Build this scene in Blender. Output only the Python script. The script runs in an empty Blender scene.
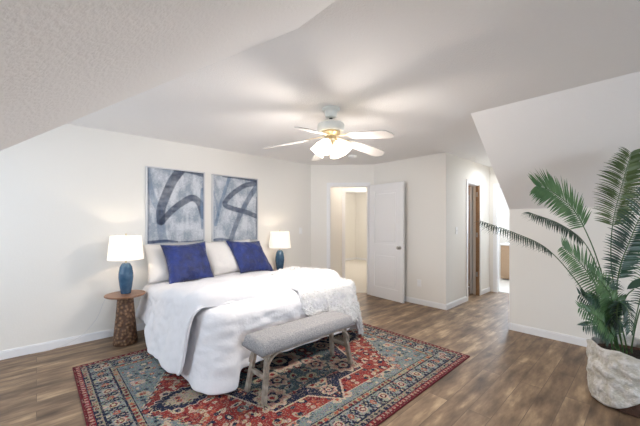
import bpy, bmesh, math, random
import numpy as np
from mathutils import Vector, Matrix, noise

S = bpy.context.scene
COL = S.collection
PI = math.pi
rnd = random.Random(7)

# ------------------------------------------------------------------ camera, world, light, exposure
CAM_H = 1.36
cam_d = bpy.data.cameras.new('camera')
cam_d.lens = 306 / 640 * 36
cam_d.sensor_width = 36
cam_d.shift_y = 9 / 640
cam_d.clip_start = 0.02
cam = bpy.data.objects.new('camera', cam_d)
COL.objects.link(cam)
cam.location = (0, 0, CAM_H)
cam.rotation_euler = (PI / 2, 0, -math.atan2(.68, .734))
S.camera = cam
S.view_settings.view_transform = 'Standard'
S.view_settings.look = 'None'
S.view_settings.gamma = 1
S.view_settings.use_curve_mapping = False
S.view_settings.exposure = 0.18
S.cycles.use_denoising = True
S.cycles.max_bounces = 10
S.cycles.diffuse_bounces = 6
S.cycles.sample_clamp_indirect = 6

W = bpy.data.worlds.new('sky')
S.world = W
W.use_nodes = True
W.node_tree.nodes['Background'].inputs[0].default_value = (.72, .84, 1, 1)
W.node_tree.nodes['Background'].inputs[1].default_value = 1.2


def area(name, loc, rot, sx, sy, power, color):
    l = bpy.data.lights.new(name, 'AREA')
    l.shape = 'RECTANGLE'; l.size = sx; l.size_y = sy; l.energy = power; l.color = color
    o = bpy.data.objects.new(name, l); COL.objects.link(o)
    o.location = loc; o.rotation_euler = rot
    return o


def point(name, loc, power, color, r=.04, parent=None):
    l = bpy.data.lights.new(name, 'POINT')
    l.energy = power; l.color = color; l.shadow_soft_size = r
    o = bpy.data.objects.new(name, l); COL.objects.link(o)
    o.location = loc
    if parent: o.parent = parent
    return o


DAY = (.74, .86, 1.0)
WARM = (1.0, .74, .47)
# daylight just outside the glass of the room's windows
area('daylight_left_window', (-1.98, 3.0, 1.45), (0, -PI / 2, 0), 1.4, 1.9, 34, DAY)
area('daylight_rear_window', (1.1, -3.85, 1.45), (PI / 2, 0, 0), 2.2, 1.4, 85, DAY)
area('daylight_bathroom_window', (8.75, 1.75, 1.65), (0, PI / 2, 0), .9, .9, 110, DAY)

# ------------------------------------------------------------------ materials


def newmat(name):
    m = bpy.data.materials.new(name); m.use_nodes = True
    return m, m.node_tree, m.node_tree.nodes['Principled BSDF']


def N(nt, t, **kw):
    n = nt.nodes.new(t)
    for k, v in kw.items():
        if k in n.inputs: n.inputs[k].default_value = v
        else: setattr(n, k, v)
    return n


def add_bump(nt, b, scale, strength, detail=3, dist=.01, coord='Object', tex='ShaderNodeTexNoise'):
    tc = N(nt, 'ShaderNodeTexCoord')
    n = N(nt, tex)
    n.inputs['Scale'].default_value = scale
    if 'Detail' in n.inputs: n.inputs['Detail'].default_value = detail
    bp = N(nt, 'ShaderNodeBump'); bp.inputs['Strength'].default_value = strength; bp.inputs['Distance'].default_value = dist
    nt.links.new(tc.outputs[coord], n.inputs['Vector'])
    nt.links.new(n.outputs[0], bp.inputs['Height'])
    nt.links.new(bp.outputs[0], b.inputs['Normal'])
    return n


def mat(name, col, rough=.6, metal=0, bump=None, var=None, emit=None, es=0, spec=.5, trans=0, sheen=0):
    m, nt, b = newmat(name)
    b.inputs['Base Color'].default_value = (*col, 1)
    b.inputs['Roughness'].default_value = rough
    b.inputs['Metallic'].default_value = metal
    b.inputs['Specular IOR Level'].default_value = spec
    b.inputs['Transmission Weight'].default_value = trans
    b.inputs['Sheen Weight'].default_value = sheen
    if emit:
        b.inputs['Emission Color'].default_value = (*emit, 1); b.inputs['Emission Strength'].default_value = es
    if bump: add_bump(nt, b, *bump)
    if var:
        sc, c2, lo, hi = var
        tc = N(nt, 'ShaderNodeTexCoord'); n = N(nt, 'ShaderNodeTexNoise'); n.inputs['Scale'].default_value = sc
        n.inputs['Detail'].default_value = 4
        r = N(nt, 'ShaderNodeValToRGB')
        r.color_ramp.elements[0].position = lo; r.color_ramp.elements[1].position = hi
        r.color_ramp.elements[0].color = (*col, 1); r.color_ramp.elements[1].color = (*c2, 1)
        nt.links.new(tc.outputs['Object'], n.inputs['Vector'])
        nt.links.new(n.outputs[0], r.inputs[0]); nt.links.new(r.outputs[0], b.inputs['Base Color'])
    return m


M = {}
M['wall'] = mat('wall_paint', (.83, .81, .77), .85, bump=(70, .12, 4, .006), spec=.25)
M['ceil'] = mat('ceiling_texture_paint', (.85, .84, .835), .95, bump=(95, .5, 3, .006), spec=.1)
M['trim'] = mat('white_trim_paint', (.84, .845, .86), .4)
M['door'] = mat('white_door_paint', (.82, .82, .83), .4)
M['jamb'] = mat('stained_wood_jamb', (.30, .17, .09), .5, var=(14, (.40, .24, .13), .3, .7))
M['tan'] = mat('closet_paint', (.42, .27, .17), .8)
M['carpet'] = mat('beige_carpet', (.70, .66, .60), 1, bump=(160, .6, 2, .01), spec=.1)
M['tile'] = mat('pale_tile', (.72, .70, .66), .4)
M['glass'] = mat('window_glass', (1, 1, 1), .0, trans=1)
M['fan'] = mat('fan_white_enamel', (.74, .75, .70), .35)
M['blade'] = mat('fan_blade_white', (.56, .54, .52), .45)
M['brass'] = mat('polished_brass', (.72, .60, .40), .3, metal=1)
M['nickel'] = mat('satin_nickel', (.55, .53, .50), .3, metal=1)
M['linen'] = mat('white_cotton', (.82, .82, .85), .9, bump=(9, .35, 3, .03), sheen=.2, spec=.2)
M['linen2'] = mat('white_quilted_cotton', (.83, .83, .86), .9, bump=(22, .4, 3, .012), sheen=.2, spec=.2)
M['sham'] = mat('ivory_cotton', (.82, .80, .78), .9, bump=(30, .25, 6, .02), spec=.2)
M['fur'] = mat('white_fur', (.90, .90, .90), .95, sheen=.3, spec=.2)
M['velvet'] = mat('royal_blue_velvet', (.004, .014, .095), .45, bump=(14, .8, 5, .04), sheen=.25,
                  var=(9, (.008, .034, .23), .35, .7))
M['bench_fabric'] = mat('grey_tweed', (.25, .25, .265), .95, bump=(320, .6, 2, .004), var=(130, (.42, .42, .43), .35, .65), spec=.15)
M['bench_wood'] = mat('weathered_grey_oak', (.22, .18, .14), .75, bump=(60, .3, 4, .004), var=(22, (.42, .37, .31), .3, .7))
M['walnut'] = mat('walnut_top', (.22, .105, .055), .35, var=(12, (.32, .17, .10), .3, .7))
M['dark'] = mat('dark_base', (.03, .028, .026), .6)
M['teal'] = mat('teal_blue_glaze', (.030, .080, .15), .14, var=(16, (.05, .12, .21), .35, .7))
M['cord'] = mat('white_cord', (.72, .72, .72), .5)
M['plastic'] = mat('white_plastic', (.86, .86, .86), .35)
M['slot'] = mat('dark_slot', (.05, .05, .05), .5)
M['vanity'] = mat('oak_vanity', (.42, .30, .20), .5)
M['frame'] = mat('silver_white_frame', (.62, .63, .65), .35, metal=.3)
M['soil'] = mat('dark_soil', (.03, .022, .015), 1, bump=(40, .8, 4, .02))
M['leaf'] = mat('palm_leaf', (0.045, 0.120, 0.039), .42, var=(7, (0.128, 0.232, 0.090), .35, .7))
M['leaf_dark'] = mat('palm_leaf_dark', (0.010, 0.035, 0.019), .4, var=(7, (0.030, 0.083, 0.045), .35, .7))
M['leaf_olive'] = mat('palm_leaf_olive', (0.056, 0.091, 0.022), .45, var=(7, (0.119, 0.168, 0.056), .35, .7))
M['stem'] = mat('palm_stem', (.06, .12, .04), .5)
M['wicker'] = mat('brown_wicker', (.09, .045, .03), .7, bump=(70, .8, 2, .01))
M['pot'] = mat('crinkled_cream_fabric', (.54, .52, .46), .8, var=(20, (.68, .67, .65), .42, .6), bump=(20, .9, 4, .04))


def shade_mat():
    m, nt, b = newmat('linen_lampshade')
    out = nt.nodes['Material Output']
    b.inputs['Base Color'].default_value = (.9, .88, .84, 1); b.inputs['Roughness'].default_value = .9
    b.inputs['Emission Color'].default_value = (1, .95, .90, 1); b.inputs['Emission Strength'].default_value = .38
    t = N(nt, 'ShaderNodeBsdfTranslucent'); t.inputs[0].default_value = (.95, .92, .86, 1)
    mx = N(nt, 'ShaderNodeMixShader'); mx.inputs[0].default_value = .38
    nt.links.new(b.outputs[0], mx.inputs[1]); nt.links.new(t.outputs[0], mx.inputs[2]); nt.links.new(mx.outputs[0], out.inputs[0])
    return m


M['shade'] = shade_mat()
M['bulb'] = mat('lit_glass', (.95, .9, .8), .4, emit=(1, .86, .66), es=5)


def fan_glass():
    m, nt, b = newmat('frosted_glass')
    out = nt.nodes['Material Output']
    b.inputs['Base Color'].default_value = (.95, .92, .86, 1)
    b.inputs['Emission Color'].default_value = (1, .88, .70, 1); b.inputs['Emission Strength'].default_value = 1.6
    t = N(nt, 'ShaderNodeBsdfTranslucent'); t.inputs[0].default_value = (1, .97, .92, 1)
    mx = N(nt, 'ShaderNodeMixShader'); mx.inputs[0].default_value = .75
    nt.links.new(b.outputs[0], mx.inputs[1]); nt.links.new(t.outputs[0], mx.inputs[2]); nt.links.new(mx.outputs[0], out.inputs[0])
    return m


M['glow'] = fan_glass()


def carved_mat():
    m, nt, b = newmat('woven_rattan')
    tc = N(nt, 'ShaderNodeTexCoord'); v = N(nt, 'ShaderNodeTexVoronoi'); v.inputs['Scale'].default_value = 34
    mp = N(nt, 'ShaderNodeMapping'); mp.inputs['Scale'].default_value = (1, 1, .9)
    r = N(nt, 'ShaderNodeValToRGB')
    r.color_ramp.elements[0].color = (.34, .19, .10, 1); r.color_ramp.elements[1].color = (.10, .05, .028, 1)
    r.color_ramp.elements[0].position = .1; r.color_ramp.elements[1].position = .62
    bp = N(nt, 'ShaderNodeBump'); bp.invert = True; bp.inputs['Strength'].default_value = .9; bp.inputs['Distance'].default_value = .02
    L = nt.links.new
    L(tc.outputs['Object'], mp.inputs[0]); L(mp.outputs[0], v.inputs['Vector']); L(v.outputs[0], r.inputs[0])
    L(r.outputs[0], b.inputs['Base Color']); L(v.outputs[0], bp.inputs['Height']); L(bp.outputs[0], b.inputs['Normal'])
    b.inputs['Roughness'].default_value = .6
    return m


M['carved'] = carved_mat()


def floor_mat():
    m, nt, b = newmat('rustic_plank_floor')
    L = nt.links.new
    tc = N(nt, 'ShaderNodeTexCoord')
    br = N(nt, 'ShaderNodeTexBrick')
    br.offset = .37; br.offset_frequency = 2; br.squash = 1
    br.inputs['Scale'].default_value = 1
    br.inputs['Brick Width'].default_value = 1.15; br.inputs['Row Height'].default_value = .15
    br.inputs['Mortar Size'].default_value = .002; br.inputs['Mortar Smooth'].default_value = .3
    br.inputs['Color1'].default_value = (0, 0, 0, 1); br.inputs['Color2'].default_value = (1, 1, 1, 1)
    br.inputs['Mortar'].default_value = (.3, .3, .3, 1)
    L(tc.outputs['Object'], br.inputs['Vector'])
    # long streaks along the boards, shifted plank by plank
    mp = N(nt, 'ShaderNodeMapping'); mp.inputs['Scale'].default_value = (1.9, 9, 1)
    L(tc.outputs['Object'], mp.inputs[0])
    ad = N(nt, 'ShaderNodeVectorMath', operation='MULTIPLY_ADD')
    L(br.outputs['Color'], ad.inputs[0]); ad.inputs[1].default_value = (7, 3, 5); L(mp.outputs[0], ad.inputs[2])
    n1 = N(nt, 'ShaderNodeTexNoise'); n1.inputs['Scale'].default_value = 1.6; n1.inputs['Detail'].default_value = 6; n1.inputs['Roughness'].default_value = .62
    L(ad.outputs[0], n1.inputs['Vector'])
    mp2 = N(nt, 'ShaderNodeMapping'); mp2.inputs['Scale'].default_value = (2.4, 8, 1)
    L(tc.outputs['Object'], mp2.inputs[0])
    n2 = N(nt, 'ShaderNodeTexNoise'); n2.inputs['Scale'].default_value = 1.1; n2.inputs['Detail'].default_value = 3
    L(mp2.outputs[0], n2.inputs['Vector'])
    # mix: plank tone + streak + blotch
    a = N(nt, 'ShaderNodeMath', operation='MULTIPLY'); L(br.outputs['Color'], a.inputs[0]); a.inputs[1].default_value = .15
    c = N(nt, 'ShaderNodeMath', operation='MULTIPLY_ADD'); L(n1.outputs[0], c.inputs[0]); c.inputs[1].default_value = .62; L(a.outputs[0], c.inputs[2])
    d = N(nt, 'ShaderNodeMath', operation='MULTIPLY_ADD'); L(n2.outputs[0], d.inputs[0]); d.inputs[1].default_value = .62; L(c.outputs[0], d.inputs[2])
    r = N(nt, 'ShaderNodeValToRGB')
    e = r.color_ramp.elements
    e[0].position = .48; e[0].color = (0.077, 0.048, 0.029, 1)
    e[1].position = .90; e[1].color = (.50, .36, .22, 1)
    r.color_ramp.elements.new(.62).color = (0.160, 0.103, 0.063, 1)
    r.color_ramp.elements.new(.76).color = (0.269, 0.182, 0.110, 1)
    L(d.outputs[0], r.inputs[0])
    mxc = N(nt, 'ShaderNodeMix', data_type='RGBA')
    L(br.outputs['Fac'], mxc.inputs[0]); L(r.outputs[0], mxc.inputs[6]); mxc.inputs[7].default_value = (.11, .075, .05, 1)
    L(mxc.outputs[2], b.inputs['Base Color'])
    b.inputs['Roughness'].default_value = .5
    bp = N(nt, 'ShaderNodeBump'); bp.inputs['Strength'].default_value = .15; bp.inputs['Distance'].default_value = .004
    L(n1.outputs[0], bp.inputs['Height']); L(bp.outputs[0], b.inputs['Normal'])
    return m


M['floor'] = floor_mat()


def vcol_mat(name, rough, bump=None):
    m, nt, b = newmat(name)
    a = N(nt, 'ShaderNodeVertexColor'); a.layer_name = 'pattern'
    nt.links.new(a.outputs[0], b.inputs['Base Color'])
    b.inputs['Roughness'].default_value = rough
    b.inputs['Specular IOR Level'].default_value = .2
    if bump: add_bump(nt, b, *bump)
    return m


M['rug'] = vcol_mat('rug_wool', 1, (220, .6, 2, .006))
M['art'] = vcol_mat('canvas_paint', .7, (90, .3, 4, .003))

# ------------------------------------------------------------------ mesh helpers


def link(name, me, m, parent=None, smooth=False):
    o = bpy.data.objects.new(name, me); COL.objects.link(o)
    if m: me.materials.append(m)
    if parent: o.parent = parent
    if smooth:
        for p in me.polygons: p.use_smooth = True
    return o


def mesh(name, vs, fs, m, parent=None, smooth=False, fix=False):
    me = bpy.data.meshes.new(name); me.from_pydata([tuple(v) for v in vs], [], fs); me.update()
    if fix:
        bm = bmesh.new(); bm.from_mesh(me); bmesh.ops.recalc_face_normals(bm, faces=bm.faces); bm.to_mesh(me); bm.free()
    return link(name, me, m, parent, smooth)


def thing(name, label, cat, loc=(0, 0, 0), rz=0, group=None):
    o = bpy.data.objects.new(name, None); COL.objects.link(o)
    o.empty_display_size = .1; o.location = loc; o.rotation_euler = (0, 0, rz)
    return tag(o, label, cat, group)


def tag(o, label=None, cat=None, group=None, kind=None):
    if label: o['label'] = label
    if cat: o['category'] = cat
    if group: o['group'] = group
    if kind: o['kind'] = kind
    return o


def struct(o): return tag(o, kind='structure')


class B:
    """collects shapes into one mesh"""
    def __init__(self): self.bm = bmesh.new()

    def box(self, c, s, rot=None, bevel=0):
        g = bmesh.ops.create_cube(self.bm, size=1)
        vs = g['verts']
        for v in vs: v.co = Vector((v.co.x * s[0], v.co.y * s[1], v.co.z * s[2]))
        if bevel:
            es = list({e for v in vs for e in v.link_edges})
            r = bmesh.ops.bevel(self.bm, geom=es, offset=bevel, segments=2, affect='EDGES', profile=.6)
            vs = list({v for f in r['faces'] for v in f.verts} | {v for v in vs if v.is_valid})
        mt = Matrix.Translation(Vector(c)) @ (rot.to_4x4() if rot else Matrix())
        for v in vs: v.co = mt @ v.co
        return self

    def bar(self, a, b, w, d, bevel=0, up=Vector((0, 1, 0))):
        a, b = Vector(a), Vector(b); z = (b - a).normalized()
        x = up.cross(z)
        if x.length < 1e-4: x = Vector((1, 0, 0))
        x.normalize(); y = z.cross(x)
        R = Matrix((x, y, z)).transposed()
        return self.box((a + b) / 2, (w, d, (b - a).length), R, bevel)

    def prism(self, poly, axis, a, b):
        """poly in the two other axes, extruded a..b on axis (0,1,2)"""
        def P(u, v, t):
            return {0: (t, u, v), 1: (u, t, v), 2: (u, v, t)}[axis]
        v0 = [self.bm.verts.new(P(u, v, a)) for u, v in poly]
        v1 = [self.bm.verts.new(P(u, v, b)) for u, v in poly]
        n = len(poly)
        self.bm.faces.new(v0); self.bm.faces.new(v1[::-1])
        for i in range(n): self.bm.faces.new((v0[i], v1[i], v1[(i + 1) % n], v0[(i + 1) % n]))
        return self

    def lathe(self, prof, n=32, c=(0, 0, 0), R=None, sx=1, sy=1):
        rings = []
        for r, z in prof:
            ring = []
            for i in range(n if r > 1e-6 else 1):
                a = 2 * PI * i / n
                p = Vector((r * math.cos(a) * sx, r * math.sin(a) * sy, z))
                if R: p = R @ p
                ring.append(self.bm.verts.new(p + Vector(c)))
            rings.append(ring)
        for r0, r1 in zip(rings, rings[1:]):
            for i in range(n):
                j = (i + 1) % n
                if len(r0) == 1 and len(r1) > 1: self.bm.faces.new((r0[0], r1[j], r1[i]))
                elif len(r1) == 1 and len(r0) > 1: self.bm.faces.new((r0[i], r0[j], r1[0]))
                elif len(r0) > 1: self.bm.faces.new((r0[i], r0[j], r1[j], r1[i]))
        return self

    def tube(self, pts, r, n=8):
        pts = [Vector(p) for p in pts]
        rs = r if isinstance(r, (list, tuple)) else [r] * len(pts)
        rings = []; up = Vector((0, 0, 1))
        for i, p in enumerate(pts):
            t = (pts[min(i + 1, len(pts) - 1)] - pts[max(i - 1, 0)]).normalized()
            x = t.cross(up)
            if x.length < 1e-3: x = t.cross(Vector((1, 0, 0)))
            x.normalize(); y = t.cross(x)
            rings.append([self.bm.verts.new(p + (x * math.cos(2 * PI * k / n) + y * math.sin(2 * PI * k / n)) * rs[i]) for k in range(n)])
        for a, b in zip(rings, rings[1:]):
            for k in range(n): self.bm.faces.new((a[k], a[(k + 1) % n], b[(k + 1) % n], b[k]))
        self.bm.faces.new(rings[0][::-1]); self.bm.faces.new(rings[-1])
        return self

    def build(self, name, m, parent=None, smooth=False):
        bmesh.ops.recalc_face_normals(self.bm, faces=self.bm.faces)
        me = bpy.data.meshes.new(name); self.bm.to_mesh(me); self.bm.free()
        o = link(name, me, m, parent, False)
        if smooth:
            for p in me.polygons: p.use_smooth = True
            try: me.set_sharp_from_angle(angle=math.radians(42))
            except Exception: pass
        return o


def catmull(pts, n=8):
    pts = [Vector(p) for p in pts]
    P = [pts[0] * 2 - pts[1]] + pts + [pts[-1] * 2 - pts[-2]]
    out = []
    for i in range(1, len(P) - 2):
        for k in range(n):
            t = k / n
            out.append(.5 * (2 * P[i] + (P[i + 1] - P[i - 1]) * t + (2 * P[i - 1] - 5 * P[i] + 4 * P[i + 1] - P[i + 2]) * t * t
                             + (3 * P[i] - P[i - 1] - 3 * P[i + 1] + P[i + 2]) * t ** 3))
    out.append(pts[-1])
    return out


def smooth01(t):
    t = max(0, min(1, t)); return t * t * (3 - 2 * t)


FWD = Vector((.68, .734, 0)).normalized(); RGT = Vector((.734, -.68, 0)).normalized()


def plan(lat, d):
    """plan position lat metres right of and d metres ahead of the room's viewing axis"""
    v = RGT * lat + FWD * d
    return (v.x, v.y)


# ------------------------------------------------------------------ room shell
H = 2.44
XL, XR = -1.75, 4.40        # far left wall, right knee wall
YB = 4.36                   # headboard wall
YR = -3.60                  # rear wall
SL_X0, SL_Y = 1.07, 1.335   # left slope
SR_X0, SR_Y = 3.17, 1.215   # right slope
KN = 1.52                   # knee wall height
KL = SL_X0 - (XR - SR_X0)   # left knee wall
YC = 2.15                   # hall wall
XB = 4.65                   # short wall behind open door
P1 = (3.77, YB)
A0 = plan(-.19, 5.86)       # corner with diagonal wall, kept on the headboard wall line
A0 = (3.80, YB)
A1 = (XB, 3.53)

struct(B().box((3.0, 1.9, -.05), (9.8, 11.6, .1)).build('floor', M['floor']))
struct(B().box((3.0, 1.9, H + .05), (12.4, 11.6, .1)).build('ceiling', M['ceil']))
# sloped ceilings (their undersides) as slabs
t_ = .12
struct(B().prism([(SR_X0, H + .02), (SR_X0, H), (XR + .02, KN - .015), (XR + .12, KN + .05), (XR + .12, H + .02)], 1, YR, SR_Y).build('ceiling_slope_right', M['ceil']))
struct(B().prism([(SL_X0, H + .02), (SL_X0, H), (KL - .02, KN - .02), (KL - .12, KN + .05), (KL - .12, H + .02)], 1, YR, SL_Y).build('ceiling_slope_left', M['ceil']))
struct(B().box((XR + .06, (YR + SR_Y) / 2, KN / 2 + .02), (.12, SR_Y - YR, KN + .04)).build('wall_right', M['wall']))
struct(B().box((KL - .06, (YR + SL_Y) / 2, KN / 2 + .02), (.12, SL_Y - YR, KN + .04)).build('wall_left_knee', M['wall']))
struct(B().box(((XL + KL - .12) / 2, SL_Y - .06, H / 2), (KL - .12 - XL, .12, H)).build('wall_left_return', M['wall']))
struct(B().box(((XL + A0[0]) / 2, YB + .06, H / 2), (A0[0] - XL, .12, H)).build('wall_headboard', M['wall']))
# rear wall with a wide window
b = B(); xa, xb, za, zb = .0, 2.2, .75, 2.15
for c, s in ((((KL + xa) / 2, YR - .06, H / 2), (xa - KL, .12, H)), (((xb + XR) / 2, YR - .06, H / 2), (XR - xb, .12, H)),
             (((xa + xb) / 2, YR - .06, za / 2), (xb - xa, .12, za)), (((xa + xb) / 2, YR - .06, (zb + H) / 2), (xb - xa, .12, H - zb))):
    b.box(c, s)
struct(b.build('wall_rear', M['wall']))
# left wall with a window
b = B(); ya, yb_ = 2.05, 3.95
for y0, y1, z0, z1 in ((SL_Y - .12, ya, 0, H), (yb_, YB + .12, 0, H), (ya, yb_, 0, za), (ya, yb_, zb, H)):
    b.box((XL - .06, (y0 + y1) / 2, (z0 + z1) / 2), (.12, y1 - y0, z1 - z0))
struct(b.build('wall_left', M['wall']))


def window(n, axis, at, u0, u1, z0, z1, mull):
    root = bpy.data.objects.new('window_%d' % n, None); COL.objects.link(root); struct(root)
    fr = B()
    def bx(u, z, su, sz):
        if axis == 'x': fr.box((at, u, z), (.07, su, sz))
        else: fr.box((u, at, z), (su, .07, sz))
    um, zm = (u0 + u1) / 2, (z0 + z1) / 2
    bx(u0 + .025, zm, .05, z1 - z0); bx(u1 - .025, zm, .05, z1 - z0)
    bx(um, z0 + .025, u1 - u0 - .1, .05); bx(um, z1 - .025, u1 - u0 - .1, .05)
    for k in range(1, mull): bx(u0 + (u1 - u0) * k / mull, zm, .05, z1 - z0 - .1)
    fr.build('window_frame', M['trim'], root)


window(1, 'x', XL - .06, ya, yb_, za, zb, 2)
window(2, 'y', YR - .06, xa, xb, za, zb, 3)

# short wall behind the open door, and hall wall with closet door opening
struct(B().prism([A1, (XB, YC + .001), (XB + .12, YC + .121), (XB + .12, 3.53 + .04)], 2, 0, H).build('wall_short', M['wall']))
cx0, cx1, ct = 5.47, 6.02, 2.04       # closet opening
b = B()
b.prism([(XB, YC), (cx0, YC), (cx0, YC + .12), (XB + .12, YC + .12)], 2, 0, H)
b.box(((cx1 + 6.58) / 2, YC + .06, H / 2), (6.58 - cx1, .12, H))
b.box(((cx0 + cx1) / 2, YC + .06, (ct + H) / 2), (cx1 - cx0, .12, H - ct))
struct(b.build('wall_hall_left', M['wall']))
# hall right side: wall whose upper triangle closes the end of the slope
struct(B().prism([(SR_X0 + .03, H), (XR + .03, KN - .0), (XR + .03, 0), (6.58, 0), (6.58, H)], 1, SR_Y - .10, SR_Y + .001).build('wall_hall_right', M['wall']))
# end wall of the hall with bathroom doorway
XE = 6.53; by0, by1 = 1.30, 2.02
b = B()
b.box((XE + .06, (by1 + YC) / 2, H / 2), (.12, YC - by1, H)); b.box((XE + .06, (SR_Y + by0) / 2, H / 2), (.12, by0 - SR_Y, H))
b.box((XE + .06, (by0 + by1) / 2, (ct + H) / 2), (.12, by1 - by0, H - ct))
struct(b.build('wall_hall_end', M['wall']))

# diagonal wall with doorway
dv = Vector((A1[0] - A0[0], A1[1] - A0[1], 0)); DL = dv.length; dv.normalize(); dn = Vector((-dv.y, dv.x, 0))   # dn points away from the room
ang = math.atan2(dv.y, dv.x); RD = Matrix.Rotation(ang, 3, 'Z')
A0v = Vector((A0[0], A0[1], 0))


def dp(s, t, z=0): return A0v + dv * s + dn * t + Vector((0, 0, z))


ds0, ds1 = .36, 1.065
b = B()
b.box(dp(ds0 / 2, .06, H / 2), (ds0, .12, H), RD)
b.box(dp((ds1 + DL + .03) / 2, .06, H / 2), (DL - ds1 + .03, .12, H), RD)
b.box(dp((ds0 + ds1) / 2, .06, (ct + H) / 2), (ds1 - ds0, .12, H - ct), RD)
struct(b.build('wall_diagonal', M['wall']))


# casings
def casing(n, P, Q, top, w, d, nrm, name=None):
    """door casing around opening from P to Q on the room face, nrm = into the room"""
    P, Q, nrm = Vector((*P, 0)), Vector((*Q, 0)), Vector((*nrm, 0))
    u = (Q - P).normalized(); R = Matrix.Rotation(math.atan2(u.y, u.x), 3, 'Z')
    b = B(); up = Vector((0, 0, 1))
    b.box(P - u * w / 2 + nrm * d / 2 + up * (top + w) / 2, (w, d, top + w), R, .004)
    b.box(Q + u * w / 2 + nrm * d / 2 + up * (top + w) / 2, (w, d, top + w), R, .004)
    b.box((P + Q) / 2 + nrm * d / 2 + up * (top + w / 2), ((Q - P).length, d, w), R, .004)
    # jamb lining through the wall
    b.box(P + u * .006 - nrm * .06 + up * top / 2, (.012, .12, top), R)
    b.box((P + Q) / 2 - nrm * .06 + up * (top - .006), ((Q - P).length, .12, .012), R)
    return struct(b.build('trim_%d' % n, M['trim']))


casing(1, dp(ds0, 0)[:2], dp(ds1, 0)[:2], ct, .06, .016, (-dn.x, -dn.y))
casing(2, (cx0, YC), (cx1, YC), ct, .06, .016, (0, -1))
casing(3, (XE, by1), (XE, by0), ct, .06, .016, (-1, 0))
struct(B().box((cx1 - .014, YC + .028, ct / 2), (.028, .056, ct)).build('trim_4', M['jamb']))


def baseboard(name, P, Q, nrm, h=.085, d=.014):
    P, Q, nrm = Vector((*P, 0)), Vector((*Q, 0)), Vector((*nrm, 0))
    u = (Q - P).normalized(); R = Matrix.Rotation(math.atan2(u.y, u.x), 3, 'Z')
    b = B()
    b.box((P + Q) / 2 + nrm * d / 2 + Vector((0, 0, h / 2 - .006)), ((Q - P).length, d, h - .012), R)
    b.box((P + Q) / 2 + nrm * d / 3 + Vector((0, 0, h - .006)), ((Q - P).length, d * .66, .012), R)
    return struct(b.build(name, M['trim']))


baseboard('baseboard_headboard', (XL, YB), A0, (0, -1))
baseboard('baseboard_right', (XR, YR), (XR, SR_Y), (-1, 0))
baseboard('baseboard_short', A1, (XB, YC - .014), (-1, 0))
baseboard('baseboard_hall_left', (XB, YC), (cx0 - .06, YC), (0, -1))
baseboard('baseboard_hall_inner', (cx1 + .06, YC), (XE, YC), (0, -1))
baseboard('baseboard_diagonal', A0, dp(ds0 - .06, 0)[:2], (-dn.x, -dn.y))
baseboard('baseboard_left', (XL, SL_Y), (XL, YB), (1, 0))

# closet behind hall wall
struct(B().box((5.75, 3.42, H / 2), (1.9, .1, H)).build('wall_closet_back', M['tan']))
struct(B().box((6.75, 2.82, H / 2), (.1, 1.1, H)).build('wall_closet_right', M['tan']))
struct(B().box((4.86, 2.85, H / 2), (.1, 1.1, H)).build('wall_closet_left', M['tan']))
point('closet_bulb', (5.6, 2.9, 2.2), 5, WARM, .05)

# bathroom beyond the hall
struct(B().box((7.65, 1.8, .001), (2.1, 2.6, .012)).build('floor_bathroom', M['tile']))
b = B()
for y0, y1, z0, z1 in ((.5, 1.3, 0, H), (2.2, 3.1, 0, H), (1.3, 2.2, 0, 1.2), (1.3, 2.2, 2.1, H)):
    b.box((8.66, (y0 + y1) / 2, (z0 + z1) / 2), (.12, y1 - y0, z1 - z0))
struct(b.build('wall_bathroom_end', M['wall']))
struct(B().box((7.6, 3.12, H / 2), (2.1, .1, H)).build('wall_bathroom_left', M['wall']))
struct(B().box((7.6, .5, H / 2), (2.1, .1, H)).build('wall_bathroom_right', M['wall']))
window(3, 'x', 8.66, 1.3, 2.2, 1.2, 2.1, 2)
v = thing('bathroom_vanity', 'tan wooden vanity cabinet seen through the bright doorway at the hall end', 'vanity', (8.28, 1.75, 0))
B().box((0, 0, .42), (.5, 1.3, .78), None, .01).build('body', M['vanity'], v)
B().box((-.01, 0, .83), (.54, 1.34, .04), None, .008).build('countertop', M['plastic'], v)
for y in (-.32, .32):
    d = B().box((-.258, y, .42), (.018, .58, .62), None, .006).build('door', M['vanity'], v)
    B().lathe([(0, 0), (.012, 0), (.014, .02), (0, .024)], 12, (-.268, y * .25, .5), Matrix.Rotation(-PI / 2, 3, 'Y')).build('knob', M['nickel'], d, True)

# passage and carpeted room beyond the diagonal wall
DX = 1.10
struct(B().prism([tuple(dp(-.9, .121)[:2]), tuple(dp(2.2, .121)[:2]), (8.6, 3.2), (8.6, 7.4), (3.3, 7.4)], 2, -.005, .008).build('floor_carpet', M['carpet']))
hl0, hl1 = dp(ds0 - .02, .12), Vector((*plan(.50, 6.92), 0))
q = (hl1 - hl0); R = Matrix.Rotation(math.atan2(q.y, q.x), 3, 'Z')
struct(B().box((hl0 + hl1) / 2 + R @ Vector((0, .04, H / 2)), (q.length, .08, H), R).build('wall_passage_left', M['wall']))
o0 = Vector((*plan(.56, 6.92), 0)); o1 = Vector((*plan(1.34, 6.92), 0)); e0 = Vector((*plan(-2.2, 6.92), 0)); e1 = Vector((*plan(2.2, 6.92), 0))
u = (o1 - o0).normalized(); R = Matrix.Rotation(math.atan2(u.y, u.x), 3, 'Z'); fw = FWD * .05
b = B()
b.box((e0 + o0) / 2 + fw + Vector((0, 0, H / 2)), ((o0 - e0).length, .1, H), R)
b.box((e1 + o1) / 2 + fw + Vector((0, 0, H / 2)), ((o1 - e1).length, .1, H), R)
b.box((o1 + o0) / 2 + fw + Vector((0, 0, (ct + H) / 2)), ((o1 - o0).length, .1, H - ct), R)
struct(b.build('wall_passage_far', M['wall']))
casing(5, o0[:2], o1[:2], ct, .06, .016, (-FWD.x, -FWD.y))
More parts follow.
